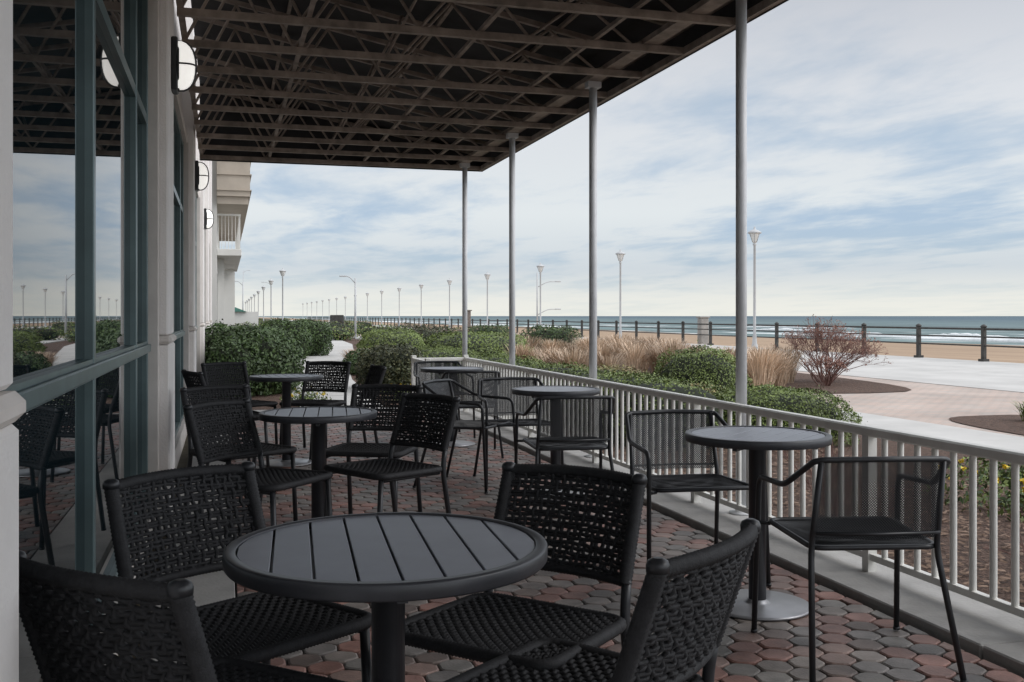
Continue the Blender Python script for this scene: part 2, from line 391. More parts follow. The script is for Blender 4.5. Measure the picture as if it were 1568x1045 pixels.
# ---------------------------------------------------------------- white railing
def railing():
    X=2.95; zt=.715
    b=MB()
    b.box(X-.028,X+.028,-.5,12.5,zt-.045,zt,bev=.008)
    b.box(X-.016,X+.016,-.5,12.5,.085,.115)
    y=-.45; k=0
    while y<12.45:
        if k%16==8: b.box(X-.024,X+.024,y-.024,y+.024,.02,zt-.043)
        else: b.tube([(X,y,.105),(X,y,zt-.04)],.0145,n=8,caps=False)
        y+=.115; k+=1
    b.box(2.3,X-.03,12.47,12.525,zt-.045,zt-.001,bev=.008)
    b.box(2.3,X-.03,12.482,12.513,.085,.115)
    x=2.3
    while x<X-.05:
        b.tube([(x,12.4975,.105),(x,12.4975,zt-.04)],.0145,n=8,caps=False); x+=.115
    for (px,py) in((X,12.5),(2.28,12.5),(2.28,11.6)):
        b.box(px-.03,px+.03,py-.03,py+.03,.0,zt+.03,bev=.006)
    b.box(2.258,2.302,11.63,12.47,zt-.045,zt-.002); b.box(2.266,2.294,11.63,12.47,.085,.115)
    y=11.73
    while y<12.42:
        b.tube([(2.28,y,.105),(2.28,y,zt-.04)],.0145,n=8,caps=False); y+=.115
    b.obj('white_railing',M['white'])
railing()

# ---------------------------------------------------------------- awning
aw=empty('patio_awning')
Y0,Y1=-1.5,13.2; XW,XE=-.30,3.33; ZB=3.2
def ztop(x): return 4.15+(3.46-4.15)*(x-XW)/(XE-XW)
b=MB(); wb=MB()
ys=[Y1-.03-.78*i for i in range(19)]
for y in ys:
    b.box(XW,XE-.03,y-.022,y+.022,ZB,ZB+.05)
    b.tube([(XW,y,ztop(XW)-.06),(XE-.02,y,ztop(XE)-.06)],.028,n=4,square=True)
    n=9; prev=(XW+.02,ZB+.04)
    for i in range(1,n+1):
        x=XW+(XE-XW-.03)*i/n
        z=ztop(x)-.08 if i%2 else ZB+.04
        wb.tube([(prev[0],y,prev[1]),(x,y,z)],.012,n=6,caps=False); prev=(x,z)
for x in(.55,1.75,2.6):
    b.box(x-.015,x+.015,Y0,Y1-.01,ZB+.052,ZB+.08)
    b.box(x-.015,x+.015,Y0,Y1-.01,ztop(x)-.05,ztop(x)-.02)
for x in(1.2,):
    for i in range(len(ys)-1):
        a,c=ys[i],ys[i+1]
        if i%2: wb.tube([(x,a,ZB+.04),(x+.25,c,ztop(x)-.08)],.011,n=6,caps=False)
        else: wb.tube([(x+.25,a,ztop(x)-.08),(x,c,ZB+.04)],.011,n=6,caps=False)
b.box(XE-.03,XE+.012,Y0,Y1,ZB-.005,ZB+.05); b.box(XE-.03,XE+.01,Y0,Y1,ZB+.19,ZB+.235)
b.box(XW-.0,XW+.04,Y0,Y1,ZB+.052,ZB+.095)
b.box(2.98,3.10,Y0,Y1-.02,ZB+.053,ZB+.093)
b.obj('frame_chords',M['truss'],aw); wb.obj('lattice_braces',M['truss'],aw)
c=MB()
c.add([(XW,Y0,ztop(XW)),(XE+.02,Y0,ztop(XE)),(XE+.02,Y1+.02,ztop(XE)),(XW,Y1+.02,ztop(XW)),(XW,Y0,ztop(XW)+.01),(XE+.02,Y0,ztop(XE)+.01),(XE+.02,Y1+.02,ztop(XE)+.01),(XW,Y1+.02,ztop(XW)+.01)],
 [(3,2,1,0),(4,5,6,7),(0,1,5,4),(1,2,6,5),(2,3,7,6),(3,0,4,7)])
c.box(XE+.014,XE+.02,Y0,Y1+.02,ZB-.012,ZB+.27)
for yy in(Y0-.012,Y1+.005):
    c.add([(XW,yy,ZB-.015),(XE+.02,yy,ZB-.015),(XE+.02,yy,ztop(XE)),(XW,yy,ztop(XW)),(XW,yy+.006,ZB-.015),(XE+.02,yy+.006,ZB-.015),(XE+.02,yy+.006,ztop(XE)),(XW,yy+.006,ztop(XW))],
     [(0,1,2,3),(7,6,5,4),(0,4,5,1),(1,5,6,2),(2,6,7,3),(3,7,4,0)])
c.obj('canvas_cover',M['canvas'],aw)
for y in(.55,3.05,5.57,8.16,10.7,12.98):
    p=MB(); p.tube([(3.05,y,.0),(3.05,y,ZB+.052)],.034,n=20)
    p.lathe([(.075,.029),(.075,.038),(.04,.04),(.038,.07)],(3.05,y,0),n=20)
    p.box(2.99,3.11,y-.045,y+.045,ZB+.0,ZB+.051)
    p.obj('awning_post',M['post'])

# ---------------------------------------------------------------- hotel building
hb=empty('hotel_building')
GX=-.44; CX=-.32
cols=[1.42+5.2*i for i in range(-1,6)]
wall=MB(); teal=MB(); gl=MB(); trim=MB()
for yc in cols:
    wall.box(-1.2,CX,yc-.33,yc+.33,1.125,7.5,bev=.01)
    wall.box(-1.2,CX+.008,yc-.335,yc+.333,-.05,1.07,bev=.01)
    trim.box(-1.2,CX+.018,yc-.345,yc+.342,1.073,1.122,bev=.016)
YE=cols[-1]+.33
for i in range(len(cols)-1):
    a=cols[i]+.335; e=cols[i+1]-.335
    wall.box(-1.2,GX-.0,a,e,3.2,7.5); trim.box(-1.2,GX+.05,a,e,3.1,3.198); 
    trim.box(-1.2,GX+.05,a,e,-.05,.14)
    trim.box(-1.2,GX+.07,e-.14,e,.142,3.098)
    a2=a; e2=e-.142
    gl.box(GX-.02,GX-.012,a2,e2,.142,3.098)
    mu=[a2+.026,a2+1.92,a2+3.62,e2-.026]
    for y_ in mu: teal.box(GX-.03,GX+.018,y_-.025,y_+.025,.142,3.098,bev=.004)
    for z,h in((.165,.022),(1.06,.035),(2.36,.028),(3.07,.025)):
        for k in range(3):
            teal.box(GX-.028,GX+.014,mu[k]+.0255,mu[k+1]-.0255,z-h,z+h)
    teal.box(GX+.019,GX+.034,a2,e2,1.035,1.08,bev=.004)
wall.box(-8,-1.21,-5,YE,-.05,9.0)
wall.box(-1.2,-.5,-5,cols[0]-.36,-.05,7.5)
wall.obj('walls',M['cream'],hb); trim.obj('trim',M['creamd'],hb); teal.obj('window_frames',M['teal'],hb); gl.obj('window_glass',M['glass'],hb)
far=MB(); y0=YE+.5
far.box(-8,-.2,y0,y0+16,-.05,8.6)
far.box(-.2,-.02,y0+2.2,y0+2.7,-.05,2.9); far.box(-.2,.0,y0+5,y0+5.5,-.05,2.9); far.box(-.2,.35,y0+9,y0+9.6,-.05,2.9)
far.box(-.2,.45,y0+.6,y0+11,2.9,3.08,bev=.01)
far.obj('far_wing',M['bwhite'],hb)
so=MB()
so.box(-.2,.62,y0-.1,y0+14,4.25,4.45); so.box(-.2,.66,y0-.2,y0+14.1,4.452,7.5)
for k in range(6): so.box(-.2,.70,y0-.25,y0+14.2,4.6+.42*k,4.63+.42*k)
so.obj('soffit_and_upper_storey',M['tan'],hb)
br=MB(); 
for k in range(24): br.box(.40,.42,y0+.7+k*.42,y0+.72+k*.42,3.082,4.0)
for k in range(7): br.box(-.17+k*.09,-.155+k*.09,y0+.64,y0+.655,3.082,4.0)
br.box(.39,.43,y0+.62,y0+10.9,4.0,4.05); br.box(-.2,.388,y0+.62,y0+.67,4.002,4.05)
br.obj('balcony_railing',M['white'],hb)
wn=MB()
for k in range(3): wn.box(-.198,-.19,y0+.5+k*4.5,y0+1.9+k*4.5,.9,2.4)
wn.obj('far_windows',M['glass'],hb)
def sconce(y,z):
    e=empty('wall_sconce_lamp',(CX,y,z))
    bp=MB(); bp.box(.001,.040,-.085,.085,-.165,.165,bev=.008)
    gl_=MB()
    vs=[];fs=[]; nu,nv=14,12
    for i in range(nu+1):
        a=math.pi*i/nu-math.pi/2
        for j in range(nv+1):
            t=math.pi*j/nv-math.pi/2
            ca=abs(math.cos(a))**.8; ct=abs(math.cos(t))**.5
            vs.append((.041+.100*ca*ct,.078*(abs(math.sin(t))**.8*(1 if t>0 else -1))*ca**.5,.15*(abs(math.sin(a))**.9*(1 if a>0 else -1))))
    for i in range(nu):
        for j in range(nv): fs.append((i*(nv+1)+j,i*(nv+1)+j+1,(i+1)*(nv+1)+j+1,(i+1)*(nv+1)+j))
    gl_.add(vs,fs,True)
    st=MB()
    st.tube([(.043+.105*abs(math.cos(a))**.8,0,.157*(abs(math.sin(a))**.9*(1 if a>0 else -1))) for a in np.linspace(-1.57,1.57,15)],.006,n=6)
    st.tube([(.043+.105*abs(math.cos(t))**.5,.084*(abs(math.sin(t))**.8*(1 if t>0 else -1)),.0) for t in np.linspace(-1.57,1.57,15)],.006,n=6)
    st.tube([(.043,.084*math.cos(a),.157*math.sin(a)) for a in np.linspace(0,6.283,25)[:-1]],.007,n=6,closed=True)
    bp.obj('backplate',M['metal'],e); gl_.obj('glass_diffuser',M['sglass'],e); st.obj('cage_straps',M['metal'],e)
for yc in cols[1:5]: sconce(yc+.05,2.81)

# ---------------------------------------------------------------- ground & sea
def terrain():
    xs=[-2500,-400,-60,-8,3.2,8,14,20.2,21.5,26,34,45,55,65,75,90,130]
    def z(x,y):
        if x<=20.2: return -.05
        t=(x-20.2)
        zz=-.05-.30*min(t,3)/3 - 1.25*max(0,(t-3))/52
        return zz+ (math.sin(y*.09+x*.2)*.06+math.sin(y*.031+1)*.08)*min(1,t/8)
    ys=[-600,-200,-60,-20]+list(range(-10,160,5))+[180,220,300,500,900,1600,3000,6000]
    vs=[(x,y,z(x,y)) for y in ys for x in xs]; n=len(xs)
    fs=[(j*n+i,j*n+i+1,(j+1)*n+i+1,(j+1)*n+i) for j in range(len(ys)-1) for i in range(n-1)]
    b=MB(); b.add(vs,fs,True); b.obj('ground',M['ground'])
terrain()
b=MB(); b.add([(55,-3000,-1.5),(12000,-3000,-1.5),(12000,14000,-1.5),(55,14000,-1.5)],[(0,1,2,3)]); b.obj('sea',M['sea'])
wv=MB()
for k in range(22):
    x0=76+k*3.6+random.uniform(-2,2); ya=random.uniform(-20,200); ln=random.uniform(14,55)
    pts=[(x0+math.sin(t*3+k)*1.0,ya+ln*t,-1.5) for t in np.linspace(0,1,24)]
    R=[.02+.5*math.sin(math.pi*i/23)*random.uniform(.5,1) for i in range(24)]
    wv.tube(pts,R,n=8)
M['foam']=mat('sea_foam',(.82,.84,.85),.8,var=.1,vscale=2)
wv.obj('wave_crest',M['foam'])
b=MB(); b.add([(3.12,-3,-.03),(6.95,-3,-.03),(6.95,60,-.03),(3.12,60,-.03)],[(0,1,2,3)]); b.obj('mulch_bed',M['mulch'])
b=MB(); b.add([(-.2,13.6,-.028),(3.12,13.6,-.028),(3.12,60,-.028),(-.2,60,-.028)],[(0,1,2,3)]); b.obj('mulch_bed',M['mulch'])
def slabs(name,x0,x1,y0,y1,step,m,z=-.02,th=.04,xs=None):
    b=MB(); y=y0
    n=xs or 1; w=(x1-x0)/n
    while y<y1-.01:
        for i in range(n): b.box(x0+i*w+.006,x0+(i+1)*w-.006,y+.006,min(y+step,y1)-.006,z-th,z,bev=.004)
        y+=step
    return b.obj(name,m)
slabs('concrete_path',7.0,7.9,-6,120,1.6,M['conc2'],z=-.005)
slabs('boardwalk',12.6,20.25,-20,300,3.6,M['conc2'],z=-.01,xs=2)
b=MB(); b.add([(7.9,-20,-.022),(12.6,-20,-.022),(12.6,300,-.022),(7.9,300,-.022)],[(0,1,2,3)]); b.obj('brick_walkway',M['brick'])
def bed(name,pts,z,m,kerb=True):
    b=MB(); n=len(pts); b.add([(x,y,z) for x,y in pts],[tuple(range(n))]); o=b.obj(name,m); return o
def rounded(cx,cy,rx,ry,p=3.5,n=40):
    o=[]
    for k in range(n):
        a=2*math.pi*k/n; c,s=math.cos(a),math.sin(a)
        o.append((cx+rx*abs(c)**(2/p)*(1 if c>0 else -1),cy+ry*abs(s)**(2/p)*(1 if s>0 else -1)))
    return o
bed('mulch_island',rounded(10.1,29,2.2,14.8),-.012,M['mulch'])
bed('mulch_island',rounded(9.2,6.6,1.15,4.0),-.012,M['mulch'])
cl=[(1.55,13.6),(1.6,16),(1.75,20),(2.3,26),(3.4,34),(4.6,45),(5.2,60)]
b=MB()
for i in range(len(cl)-1):
    (xa,ya),(xb,yb)=cl[i],cl[i+1]; w=.55+.06*i; w2=.55+.06*(i+1)
    b.add([(xa-w,ya+.02,-.012),(xa+w,ya+.02,-.012),(xb+w2,yb,-.012),(xb-w2,yb,-.012)],[(0,1,2,3)])
b.obj('garden_path',M['conc2'])

# ---------------------------------------------------------------- boardwalk fence and lamps
b=MB(); y=-9.3; XF=20.05
while y<260:
    b.box(XF-.055,XF+.055,y-.055,y+.055,-.05,.93,bev=.01); b.lathe([(.085,-.0),(.085,.03),(.05,.06),(.015,.08)],(XF,y,.93),n=8)
    b.box(XF-.1,XF+.1,y-.1,y+.1,-.05,.06)
    y+=2.7
for z in(.42,.66,.88): b.tube([(XF,-9.3,z),(XF,260,z)],.022 if z<.8 else .03,n=6)
b.obj('boardwalk_fence',M['dark'])
def lamp_meshes():
    p=MB(); p.lathe([(.13,0),(.13,.12),(.09,.2),(.075,.5),(.055,.6),(.045,4.0),(.07,4.02),(.07,4.08),(.04,4.12)],n=14)
    h=MB(); h.lathe([(.07,4.12),(.09,4.16),(.20,4.46),(.21,4.48)],n=10)
    for k in range(6):
        a=k*math.pi/3; p.tube([(.09*math.cos(a),.09*math.sin(a),4.14),(.225*math.cos(a),.225*math.sin(a),4.5)],.012,n=5)
    p.lathe([(.25,4.48),(.27,4.5),(.25,4.54),(.14,4.60),(.05,4.64),(.03,4.72),(.01,4.76)],n=14)
    p.lathe([(.03,4.1),(.03,4.48)],n=8)
    return p.mesh('pole_and_cap',M['lampp']),h.mesh('lantern_glass',M['lglass'])
LM=lamp_meshes()
def street_lamp(x,y,s=1):
    e=empty('street_lamp',(x,y,-.03)); e.scale=(s,s,s)
    link('pole_and_cap',LM[0],e); link('lantern_glass',LM[1],e)
for k in range(0,18): street_lamp(19.85,35.2+13.85*k)
for k in range(9): street_lamp(4.6+.1*k,85+k*24,1.1)
def arm_light(x,y,h,arms):
    b=MB(); b.tube([(x,y,-.05),(x,y,h)],[.07,.045],n=8)
    for (dx,dz) in arms:
        b.tube(smoothpath([(x,y,h-.3+dz),(x+dx*.5,y,h+.1+dz),(x+dx,y,h+.1+dz)],.3,4),.028,n=6); b.box(x+dx-.2,x+dx+.2,y-.08,y+.08,h+.07+dz,h+.15+dz,bev=.02)
    b.obj('cobra_street_light',M['lampp'])
arm_light(7.2,58,3.4,[(-.7,0)]); arm_light(20.6,66,4.2,[(1.5,-.7),(1.5,-2.6)])
arm_light(3.1,180,9,[(1,0)]); arm_light(1.6,95,4.3,[(-.8,0)]); arm_light(6.5,150,6,[(-1.2,0)])
b=MB(); b.box(21.1,21.5,42.3,42.7,-.4,1.15,bev=.03); b.box(21.05,21.55,42.25,42.75,1.152,1.22,bev=.02); b.obj('stone_pillar',M['conc'])
b=MB(); b.box(12.35,12.55,52,52.2,-.05,1.5,bev=.02); b.box(12.3,12.6,51.95,52.25,1.502,1.56,bev=.01); b.obj('wooden_post',M['wood'])
b=MB(); b.box(6.2,7.0,62,62.4,.7,1.3,bev=.03); b.box(6.3,6.42,62.1,62.3,-.05,.7); b.box(6.8,6.92,62.1,62.3,-.05,.7); b.obj('information_sign',M['dark'])
kb=empty('small_pavilion')
b=MB(); b.box(.5,2.0,64,70,-.05,1.5); b.obj('walls',M['bwhite'],kb)
b=MB(); b.add([(.4,63.8,1.502),(1.3,63.8,1.502),(1.3,70.2,1.502),(.4,70.2,1.502),(.45,64.4,1.85),(.45,69.6,1.85)],[(0,1,4),(1,2,5,4),(2,3,5),(3,0,4,5),(3,2,1,0)]); b.obj('roof',M['green'],kb)

# ---------------------------------------------------------------- vegetation
def leafmesh(name,blobs,n,size,cols,p=2.6,seed=1,shell=.16,core=True,aspect=.5,zmin=-.02,up=.3):
    r=np.random.default_rng(seed)
    W=np.array([b_[3]*b_[4]+b_[3]*b_[5]+b_[4]*b_[5] for b_ in blobs]); W=W/W.sum()
    idx=r.choice(len(blobs),size=n,p=W); Bb=np.array(blobs)[idx]
    d=r.normal(size=(n,3)); d/=np.linalg.norm(d,axis=1,keepdims=True)
    k=(np.abs(d)**p).sum(1)**(1/p); q=d/k[:,None]
    rad=1-shell*r.random(n)**1.6
    lump=1+.05*np.sin(q[:,0]*7+Bb[:,1]*3)+.05*np.sin(q[:,1]*9+Bb[:,0]*5)+.04*np.sin(q[:,2]*11)
    rad=rad*lump+ (r.random(n)<.06)*r.random(n)*.12
    pos=Bb[:,:3]+q*Bb[:,3:6]*rad[:,None]
    keep=pos[:,2]>zmin; pos=pos[keep]; d=d[keep]; q=q[keep]; m=len(pos)
    nrm=d+r.normal(size=(m,3))*.7+np.array([0,0,up]); nrm/=np.linalg.norm(nrm,axis=1,keepdims=True)
    t=np.cross(nrm,r.normal(size=(m,3))); t/=np.linalg.norm(t,axis=1,keepdims=True); bt=np.cross(nrm,t)
    s=(size*r.uniform(.6,1.35,m))[:,None]
    v=np.stack([pos-t*s,pos-bt*s*aspect,pos+t*s,pos+bt*s*aspect],1).reshape(-1,3)
    me=bpy.data.meshes.new(name)
    me.vertices.add(4*m); me.vertices.foreach_set('co',v.astype(np.float32).ravel())
    me.loops.add(4*m); me.loops.foreach_set('vertex_index',np.arange(4*m,dtype=np.int32))
    me.polygons.add(m); me.polygons.foreach_set('loop_start',np.arange(0,4*m,4,dtype=np.int32))
    try: me.polygons.foreach_set('loop_total',np.full(m,4,dtype=np.int32))
    except Exception: pass
    me.update(calc_edges=True)
    C=np.array(cols); c=C[r.integers(0,len(C),m)]*r.uniform(.7,1.35,(m,1))
    patch=1+.25*np.sin(pos[:,0]*4.1+pos[:,1]*2.3)*np.sin(pos[:,1]*3.7+pos[:,2]*5)
    c=c*patch[:,None]
    at=me.attributes.new('Col','FLOAT_COLOR','FACE'); at.data.foreach_set('color',np.concatenate([c,np.ones((m,1))],1).astype(np.float32).ravel())
    me.materials.append(M['leaf']); me.validate()
    o=link(name,me)
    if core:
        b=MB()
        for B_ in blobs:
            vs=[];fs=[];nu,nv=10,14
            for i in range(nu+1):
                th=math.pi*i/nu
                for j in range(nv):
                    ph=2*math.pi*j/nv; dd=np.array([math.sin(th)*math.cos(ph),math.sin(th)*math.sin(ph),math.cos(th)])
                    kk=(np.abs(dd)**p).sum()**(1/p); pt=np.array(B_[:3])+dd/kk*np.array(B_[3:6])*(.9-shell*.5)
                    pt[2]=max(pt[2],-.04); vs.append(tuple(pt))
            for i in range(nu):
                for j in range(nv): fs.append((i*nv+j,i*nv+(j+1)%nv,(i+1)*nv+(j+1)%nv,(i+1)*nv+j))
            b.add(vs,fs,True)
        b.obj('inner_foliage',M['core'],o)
    return o
G1=[(.05,.085,.024),(.065,.105,.03),(.038,.068,.02)]
G2=[(.15,.20,.05),(.18,.23,.06),(.13,.175,.045),(.11,.15,.045)]
G3=[(.26,.24,.09),(.30,.25,.10),(.17,.20,.07),(.22,.17,.10)]
hl=[]
y=9.3
while y<21:
    hl.append((4.25+.08*math.sin(y*1.3),y,.20,.60,.75,.40+.02*math.sin(y*2.1))); y+=1.05
leafmesh('trimmed_hedge',hl,60000,.016,G2,p=3.2,seed=2,shell=.08)
leafmesh('trimmed_hedge',[(5.4,9.2,.17,.68,.8,.35)],28000,.013,G2,p=2.4,seed=3,shell=.07)
leafmesh('round_shrub',[(6.3,12.7,.24,.62,.75,.58)],17000,.016,G2,p=2.2,seed=4,shell=.09)
leafmesh('ground_cover',[(4.9,10.9+1.0*k,.1,.45,.7,.30) for k in range(5)]+[(5.5,11.4,.1,.5,.8,.32),(5.6,13.4,.1,.6,.9,.33),(5.9,15,.1,.6,.9,.36)],26000,.02,G3,seed=5,shell=.25)
leafmesh('round_shrub',[(6.0,24.5,.3,1.2,2.6,.55)],16000,.028,G2,seed=6,shell=.08)
leafmesh('evergreen_shrub',[(5.6,27,.35,.9,1.0,.62),(5.2,28.5,.35,.9,1.0,.68)],14000,.03,[(.06,.075,.035),(.09,.10,.05),(.08,.065,.045)],seed=7,shell=.25)
leafmesh('evergreen_shrub',[(9.3,28.5,.35,1.0,.9,.62),(8.6,33,.35,.9,.9,.6)],12000,.035,G1,seed=8,shell=.25)
leafmesh('evergreen_shrub',[(.45,16.9,.45,.62,.7,.62),(.15,16.4,.4,.45,.5,.5),(.8,17.2,.4,.45,.6,.52),(-.0,17.8,.5,.5,.7,.62)],22000,.032,G1,seed=9,shell=.3)
leafmesh('evergreen_shrub',[(2.75,16.6,.32,.45,.55,.46),(2.6,17.4,.3,.4,.5,.42)],15000,.026,[(.06,.07,.03),(.10,.10,.045),(.045,.055,.027)],seed=10,shell=.3)
leafmesh('round_shrub',[(4.35,27.0,.3,.85,2.6,.6)],16000,.028,G2,p=2.2,seed=11,shell=.08)
leafmesh('evergreen_shrub',[(1.7,30.5,.5,.8,.9,.66),(2.6,32.5,.5,.7,.9,.62),(1.1,27,.4,.7,.8,.55)],16000,.04,G1,seed=12,shell=.25)
leafmesh('evergreen_shrub',[(3.0,22,.2,.5,.8,.32),(.6,21,.35,.6,.9,.55),(.7,24,.35,.6,.9,.6)],14000,.035,G1,seed=13,shell=.3)
far=[]
r_=random.Random(5)
for k in range(46):
    y=36+k*3.4; x=r_.uniform(2.5,6.5) if k%2 else r_.uniform(8.2,11.8)
    if k%4==0: x=r_.uniform(-.3,2.0)
    far.append((x,y,.3,r_.uniform(.7,1.3),r_.uniform(1,2),r_.uniform(.35,.65)))
leafmesh('distant_shrubs',far,45000,.06,G1+G2[:2]+[(.14,.11,.06)],seed=14,shell=.3)
def flowers(name,spots,n,seed,colr):
    r=random.Random(seed); bl=[]
    for _ in range(n):
        x,y,rx,ry=r.choice(spots); bl.append((x+r.uniform(-rx,rx),y+r.uniform(-ry,ry),r.uniform(.12,.22),.018,.018,.014))
    return leafmesh(name,bl,n*14,.012,colr,seed=seed,shell=.5,core=False,aspect=.9)
flowers('yellow_flowers',[(5.1,5.4,.5,.6),(5.1,5.4,.5,.6),(1.1,14.6,.3,.5),(2.6,14.9,.3,.5),(6.4,10.4,.2,.5)],110,21,[(.75,.55,.03),(.8,.6,.05)])
leafmesh('flowering_ground_cover',[(5.1,5.4,.0,.55,.7,.17),(5.9,6.4,.0,.5,.6,.14),(1.1,14.6,.02,.35,.5,.2),(2.55,14.8,.02,.3,.5,.2),(6.4,10.4,0,.25,.6,.16)],8000,.022,G2+G1,seed=22,shell=.9,core=False)
def grass(name,spots,blades,h,cols,seed):
    r=np.random.default_rng(seed); vs=[];fs=[];cc=[]
    for (x,y,rad,hh) in spots:
        tint=r.uniform(.75,1.15)
        for _ in range(blades):
            a=r.uniform(0,6.283); q=rad*.35*math.sqrt(r.random()); bx=x+q*math.cos(a); by=y+q*math.sin(a)
            H=h*hh*r.uniform(.6,1.1); lean=rad*r.uniform(.15,1.0); a2=a+r.uniform(-.6,.6)
            dx,dy=math.cos(a2)*lean,math.sin(a2)*lean; w=r.uniform(.004,.009); px,py=-math.sin(a2)*w,math.cos(a2)*w
            o=len(vs)
            for t,ww in((0,1),(.5,.9),(.85,.7)):
                vs.append((bx+dx*t**1.6-px*ww,by+dy*t**1.6-py*ww,-.02+H*(t*1.25-.3*t*t))); vs.append((bx+dx*t**1.6+px*ww,by+dy*t**1.6+py*ww,-.02+H*(t*1.25-.3*t*t)))
            vs.append((bx+dx*1.1,by+dy*1.1,-.02+H*.93))
            fs+=[(o,o+1,o+3,o+2),(o+2,o+3,o+5,o+4),(o+4,o+5,o+6)]
            c=np.array(cols[r.integers(0,len(cols))])*r.uniform(.7,1.3)*tint; cc+=[(*c,1)]*3
    me=bpy.data.meshes.new(name); me.from_pydata(vs,[],fs); me.materials.append(M['leaf'])
    at=me.attributes.new('Col','FLOAT_COLOR','FACE'); at.data.foreach_set('color',np.array(cc,dtype=np.float32).ravel()); me.update()
    return link(name,me)
TAN=[(.56,.43,.31),(.64,.50,.37),(.46,.33,.23),(.60,.46,.34)]
sp=[]
rr=random.Random(3)
for k in range(60):
    sp.append((rr.uniform(8.3,10.8),rr.uniform(19,34),.45,rr.uniform(.75,1.1)))
for k in range(16): sp.append((rr.uniform(8.4,10.3),rr.uniform(15.2,17.5),.42,rr.uniform(.8,1.05)))
for k in range(12): sp.append((rr.uniform(6.0,6.9),rr.uniform(17,22),.4,rr.uniform(.7,1)))
grass('ornamental_grass',sp,330,.72,TAN,31)
grass('ornamental_grass',[(6.2+rr.uniform(-.4,.4),32+rr.uniform(-3,6),.45,1) for _ in range(10)]+[(3.4+rr.uniform(-.4,.4),24+rr.uniform(-2,2),.4,.6) for _ in range(8)]+[(9.2+rr.uniform(-1,1),40+rr.uniform(-5,12),.5,1) for _ in range(24)],260,.75,TAN,32)
grass('green_grass_tuft',[(9.0+rr.uniform(-.6,.6),6+rr.uniform(-3,4.2),.25,.5) for _ in range(14)],120,.5,G2,33)
def twig_bush(name,x,y,h,seed,n0=16,depth=4,r0=.014,sprd=.6,leaf=True):
    r=random.Random(seed); b=MB()
    tips=[]
    def grow(p,d,L,rad,dep):
        q=p+d*L
        mid=p+d*L*.5+Vector((r.uniform(-1,1),r.uniform(-1,1),r.uniform(-.3,.6)))*L*.08
        b.tube([p,mid,q],[rad,rad*.85,rad*.7],n=4 if dep>2 else 3,caps=False)
        if dep==0: tips.append(q); return
        for _ in range(r.choice((2,3,3))):
            nd=(d+Vector((r.gauss(0,.42),r.gauss(0,.42),r.gauss(.1,.3)))).normalized()
            grow(q,nd,L*r.uniform(.62,.9),rad*.65,dep-1)
    for i in range(n0):
        a=r.uniform(0,6.283); s=r.uniform(.1,sprd)
        d=Vector((math.cos(a)*s,math.sin(a)*s,1)).normalized()
        grow(Vector((x+math.cos(a)*.12*s,y+math.sin(a)*.12*s,-.03)),d,h*.30,r0*r.uniform(.7,1),depth)
    o=b.obj(name,M['twig'])
    if leaf:
        bl=[(t.x,t.y,t.z,.03,.03,.03) for t in tips]
        l=leafmesh('buds',bl,len(bl)*4,.013,[(.30,.15,.12),(.34,.2,.15)],seed=seed,shell=1,core=False); l.parent=o
    return o
twig_bush('bare_shrub',10.9,16.7,1.2,41,n0=26,depth=4,sprd=1.3)
twig_bush('bare_shrub',10.4,15.9,.65,43,n0=14,depth=3,sprd=1.0)
for i,(x,y,h) in enumerate([(3.55,3.7,.5),(3.5,5.2,.45),(4.4,4.2,.5),(3.6,2.6,.45),(4.3,6.6,.4),(4.0,3.2,.5)]): twig_bush('small_bare_shrub',x,y,h,50+i,n0=9,depth=3,r0=.007,sprd=1.0,leaf=False)
r=np.random.default_rng(9); b=MB()
for _ in range(4500):
    x=r.uniform(3.15,5.5); y=r.uniform(1.5,9); a=r.uniform(0,3.14); l=r.uniform(.01,.03); w=l*.35; z=-.022+r.uniform(0,.015); t=r.uniform(-.01,.01)
    c,s=math.cos(a),math.sin(a)
    b.add([(x-c*l-s*w,y-s*l+c*w,z),(x+c*l-s*w,y+s*l+c*w,z+t),(x+c*l+s*w,y+s*l-c*w,z+.004+t),(x-c*l+s*w,y-s*l-c*w,z+.004)],[(0,1,2,3)])
M['chip']=mat('wood_chip',(.14,.085,.055),.9,col2=(.32,.22,.16),vscale=15)
b.obj('wood_chips',M['chip'])

# ---------------------------------------------------------------- world, sun
w=bpy.data.worlds.new('World'); S.world=w; w.use_nodes=True; nt=w.node_tree; N=nt.nodes; L=nt.links
for n in list(N): N.remove(n)
out=N.new('ShaderNodeOutputWorld')
sky=N.new('ShaderNodeTexSky'); sky.sky_type='NISHITA'; sky.sun_disc=False
SE,SA=math.radians(42),math.radians(118)
sky.sun_elevation=SE; sky.sun_rotation=SA
bg1=N.new('ShaderNodeBackground'); bg1.inputs['Strength'].default_value=.1; L.new(sky.outputs[0],bg1.inputs['Color'])
tc=N.new('ShaderNodeTexCoord'); sp=N.new('ShaderNodeSeparateXYZ'); L.new(tc.outputs['Generated'],sp.inputs[0])
def math_(op,a,b=None,clamp=False):
    n=N.new('ShaderNodeMath'); n.operation=op; n.use_clamp=clamp
    for i,v in enumerate((a,b)):
        if v is None: continue
        if isinstance(v,(int,float)): n.inputs[i].default_value=v
        else: L.new(v,n.inputs[i])
    return n.outputs[0]
zc=math_('MAXIMUM',sp.outputs['Z'],0.0)
den=math_('ADD',zc,.07)
cx=math_('DIVIDE',sp.outputs['X'],den); cy=math_('DIVIDE',sp.outputs['Y'],den)
cb=N.new('ShaderNodeCombineXYZ'); L.new(cx,cb.inputs[0]); L.new(cy,cb.inputs[1])
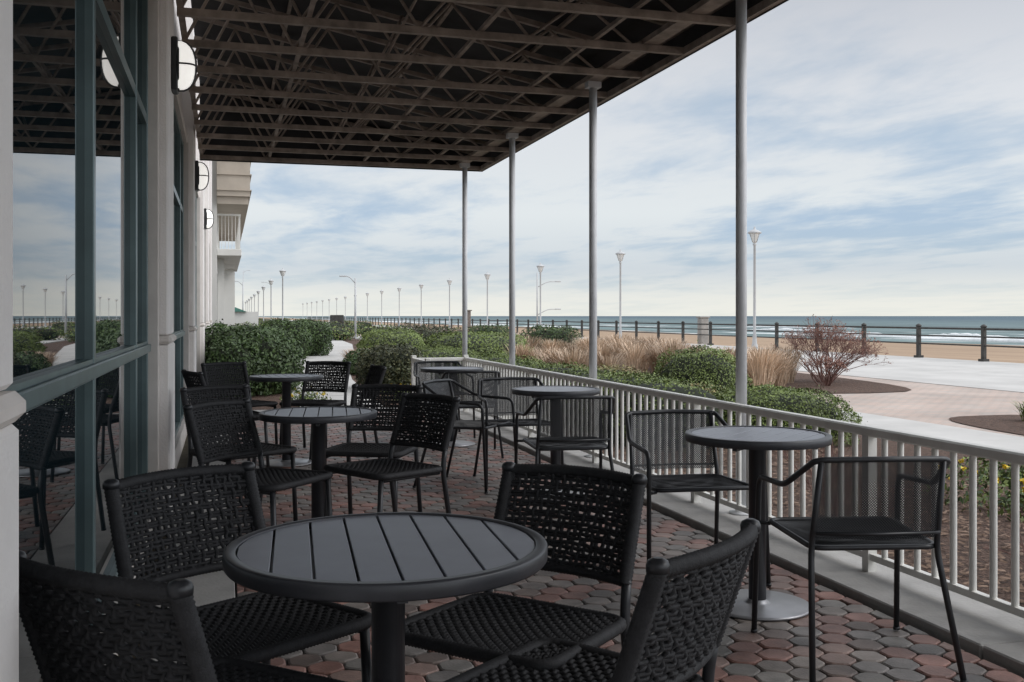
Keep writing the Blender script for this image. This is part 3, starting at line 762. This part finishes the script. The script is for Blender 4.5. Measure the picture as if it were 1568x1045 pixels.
def noise(scale,detail,rough,dist,loc,sc=(1,1,1),rot=0):
    mp=N.new('ShaderNodeMapping'); mp.inputs['Location'].default_value=loc; mp.inputs['Scale'].default_value=sc; mp.inputs['Rotation'].default_value=(0,0,rot); L.new(cb.outputs[0],mp.inputs['Vector'])
    n=N.new('ShaderNodeTexNoise'); n.inputs['Scale'].default_value=scale; n.inputs['Detail'].default_value=detail; n.inputs['Roughness'].default_value=rough; n.inputs['Distortion'].default_value=dist
    L.new(mp.outputs[0],n.inputs['Vector']); return n.outputs['Fac']
n1=noise(.55,5,.5,.25,(3,1,0),(1,.75,1),.5); n2=noise(2.1,5,.6,.2,(9,4,0),(1.1,.6,1),.3)
nn=math_('ADD',math_('MULTIPLY',n1,.55),math_('MULTIPLY',n2,.45))
mr=N.new('ShaderNodeMapRange'); mr.interpolation_type='SMOOTHSTEP'; mr.inputs['From Min'].default_value=.36; mr.inputs['From Max'].default_value=.56; L.new(nn,mr.inputs['Value'])
def ramp(stops):
    r=N.new('ShaderNodeValToRGB'); e=r.color_ramp.elements
    e[0].position=stops[0][0]; e[0].color=(*stops[0][1],1); e[1].position=stops[-1][0]; e[1].color=(*stops[-1][1],1)
    for p,c in stops[1:-1]: x=e.new(p); x.color=(*c,1)
    L.new(zc,r.inputs[0]); return r.outputs[0]
gap=ramp([(0,(.86,.88,.83)),(.018,(.80,.84,.83)),(.04,(.50,.61,.71)),(.09,(.45,.58,.74)),(.16,(.50,.61,.74)),(.33,(.45,.51,.59)),(.45,(.7,.78,.9)),(1,(.95,1.05,1.2))])
cld=ramp([(0,(.95,.95,.88)),(.018,(.88,.89,.85)),(.045,(.66,.72,.78)),(.10,(.82,.86,.88)),(.2,(.78,.80,.83)),(.33,(.56,.58,.63)),(.45,(.98,.98,1.0)),(1,(1.5,1.5,1.52))])  # both ramps: stops overhead brightened, above the frame, to lift light under the awning
mx=N.new('ShaderNodeMix'); mx.data_type='RGBA'; L.new(mr.outputs[0],mx.inputs['Factor']); L.new(gap,mx.inputs['A']); L.new(cld,mx.inputs['B'])
# sky gain added on the sun's side, out of view, to light the patio
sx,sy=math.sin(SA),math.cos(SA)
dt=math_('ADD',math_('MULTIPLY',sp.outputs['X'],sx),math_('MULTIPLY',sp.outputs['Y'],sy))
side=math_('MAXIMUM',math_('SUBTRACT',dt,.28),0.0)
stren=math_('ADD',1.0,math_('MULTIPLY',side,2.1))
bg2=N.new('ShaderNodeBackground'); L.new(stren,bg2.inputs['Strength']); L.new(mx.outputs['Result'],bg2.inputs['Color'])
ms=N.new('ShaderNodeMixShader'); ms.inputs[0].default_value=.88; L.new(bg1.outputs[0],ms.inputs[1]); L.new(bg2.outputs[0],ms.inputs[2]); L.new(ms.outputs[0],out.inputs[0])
sl=bpy.data.lights.new('sun','SUN'); sl.energy=1.1; sl.angle=math.radians(30); sl.color=(1,.95,.9)
so=bpy.data.objects.new('sun',sl); COL.objects.link(so)
dirv=Vector((math.cos(SE)*math.sin(SA),math.cos(SE)*math.cos(SA),math.sin(SE)))
so.rotation_euler=dirv.to_track_quat('Z','Y').to_euler()
# ---------------------------------------------------------------- camera
cd=bpy.data.cameras.new('camera'); cam=bpy.data.objects.new('camera',cd); COL.objects.link(cam); S.camera=cam
cd.sensor_width=36; cd.lens=36*1545/1568; cd.shift_y=-.0245; cd.clip_end=30000; cd.clip_start=.05
cam.location=(0,0,1.24); cam.rotation_euler=(math.radians(90),0,math.radians(-15.9))
S.view_settings.view_transform='Standard'; S.view_settings.look='None'; S.view_settings.exposure=0
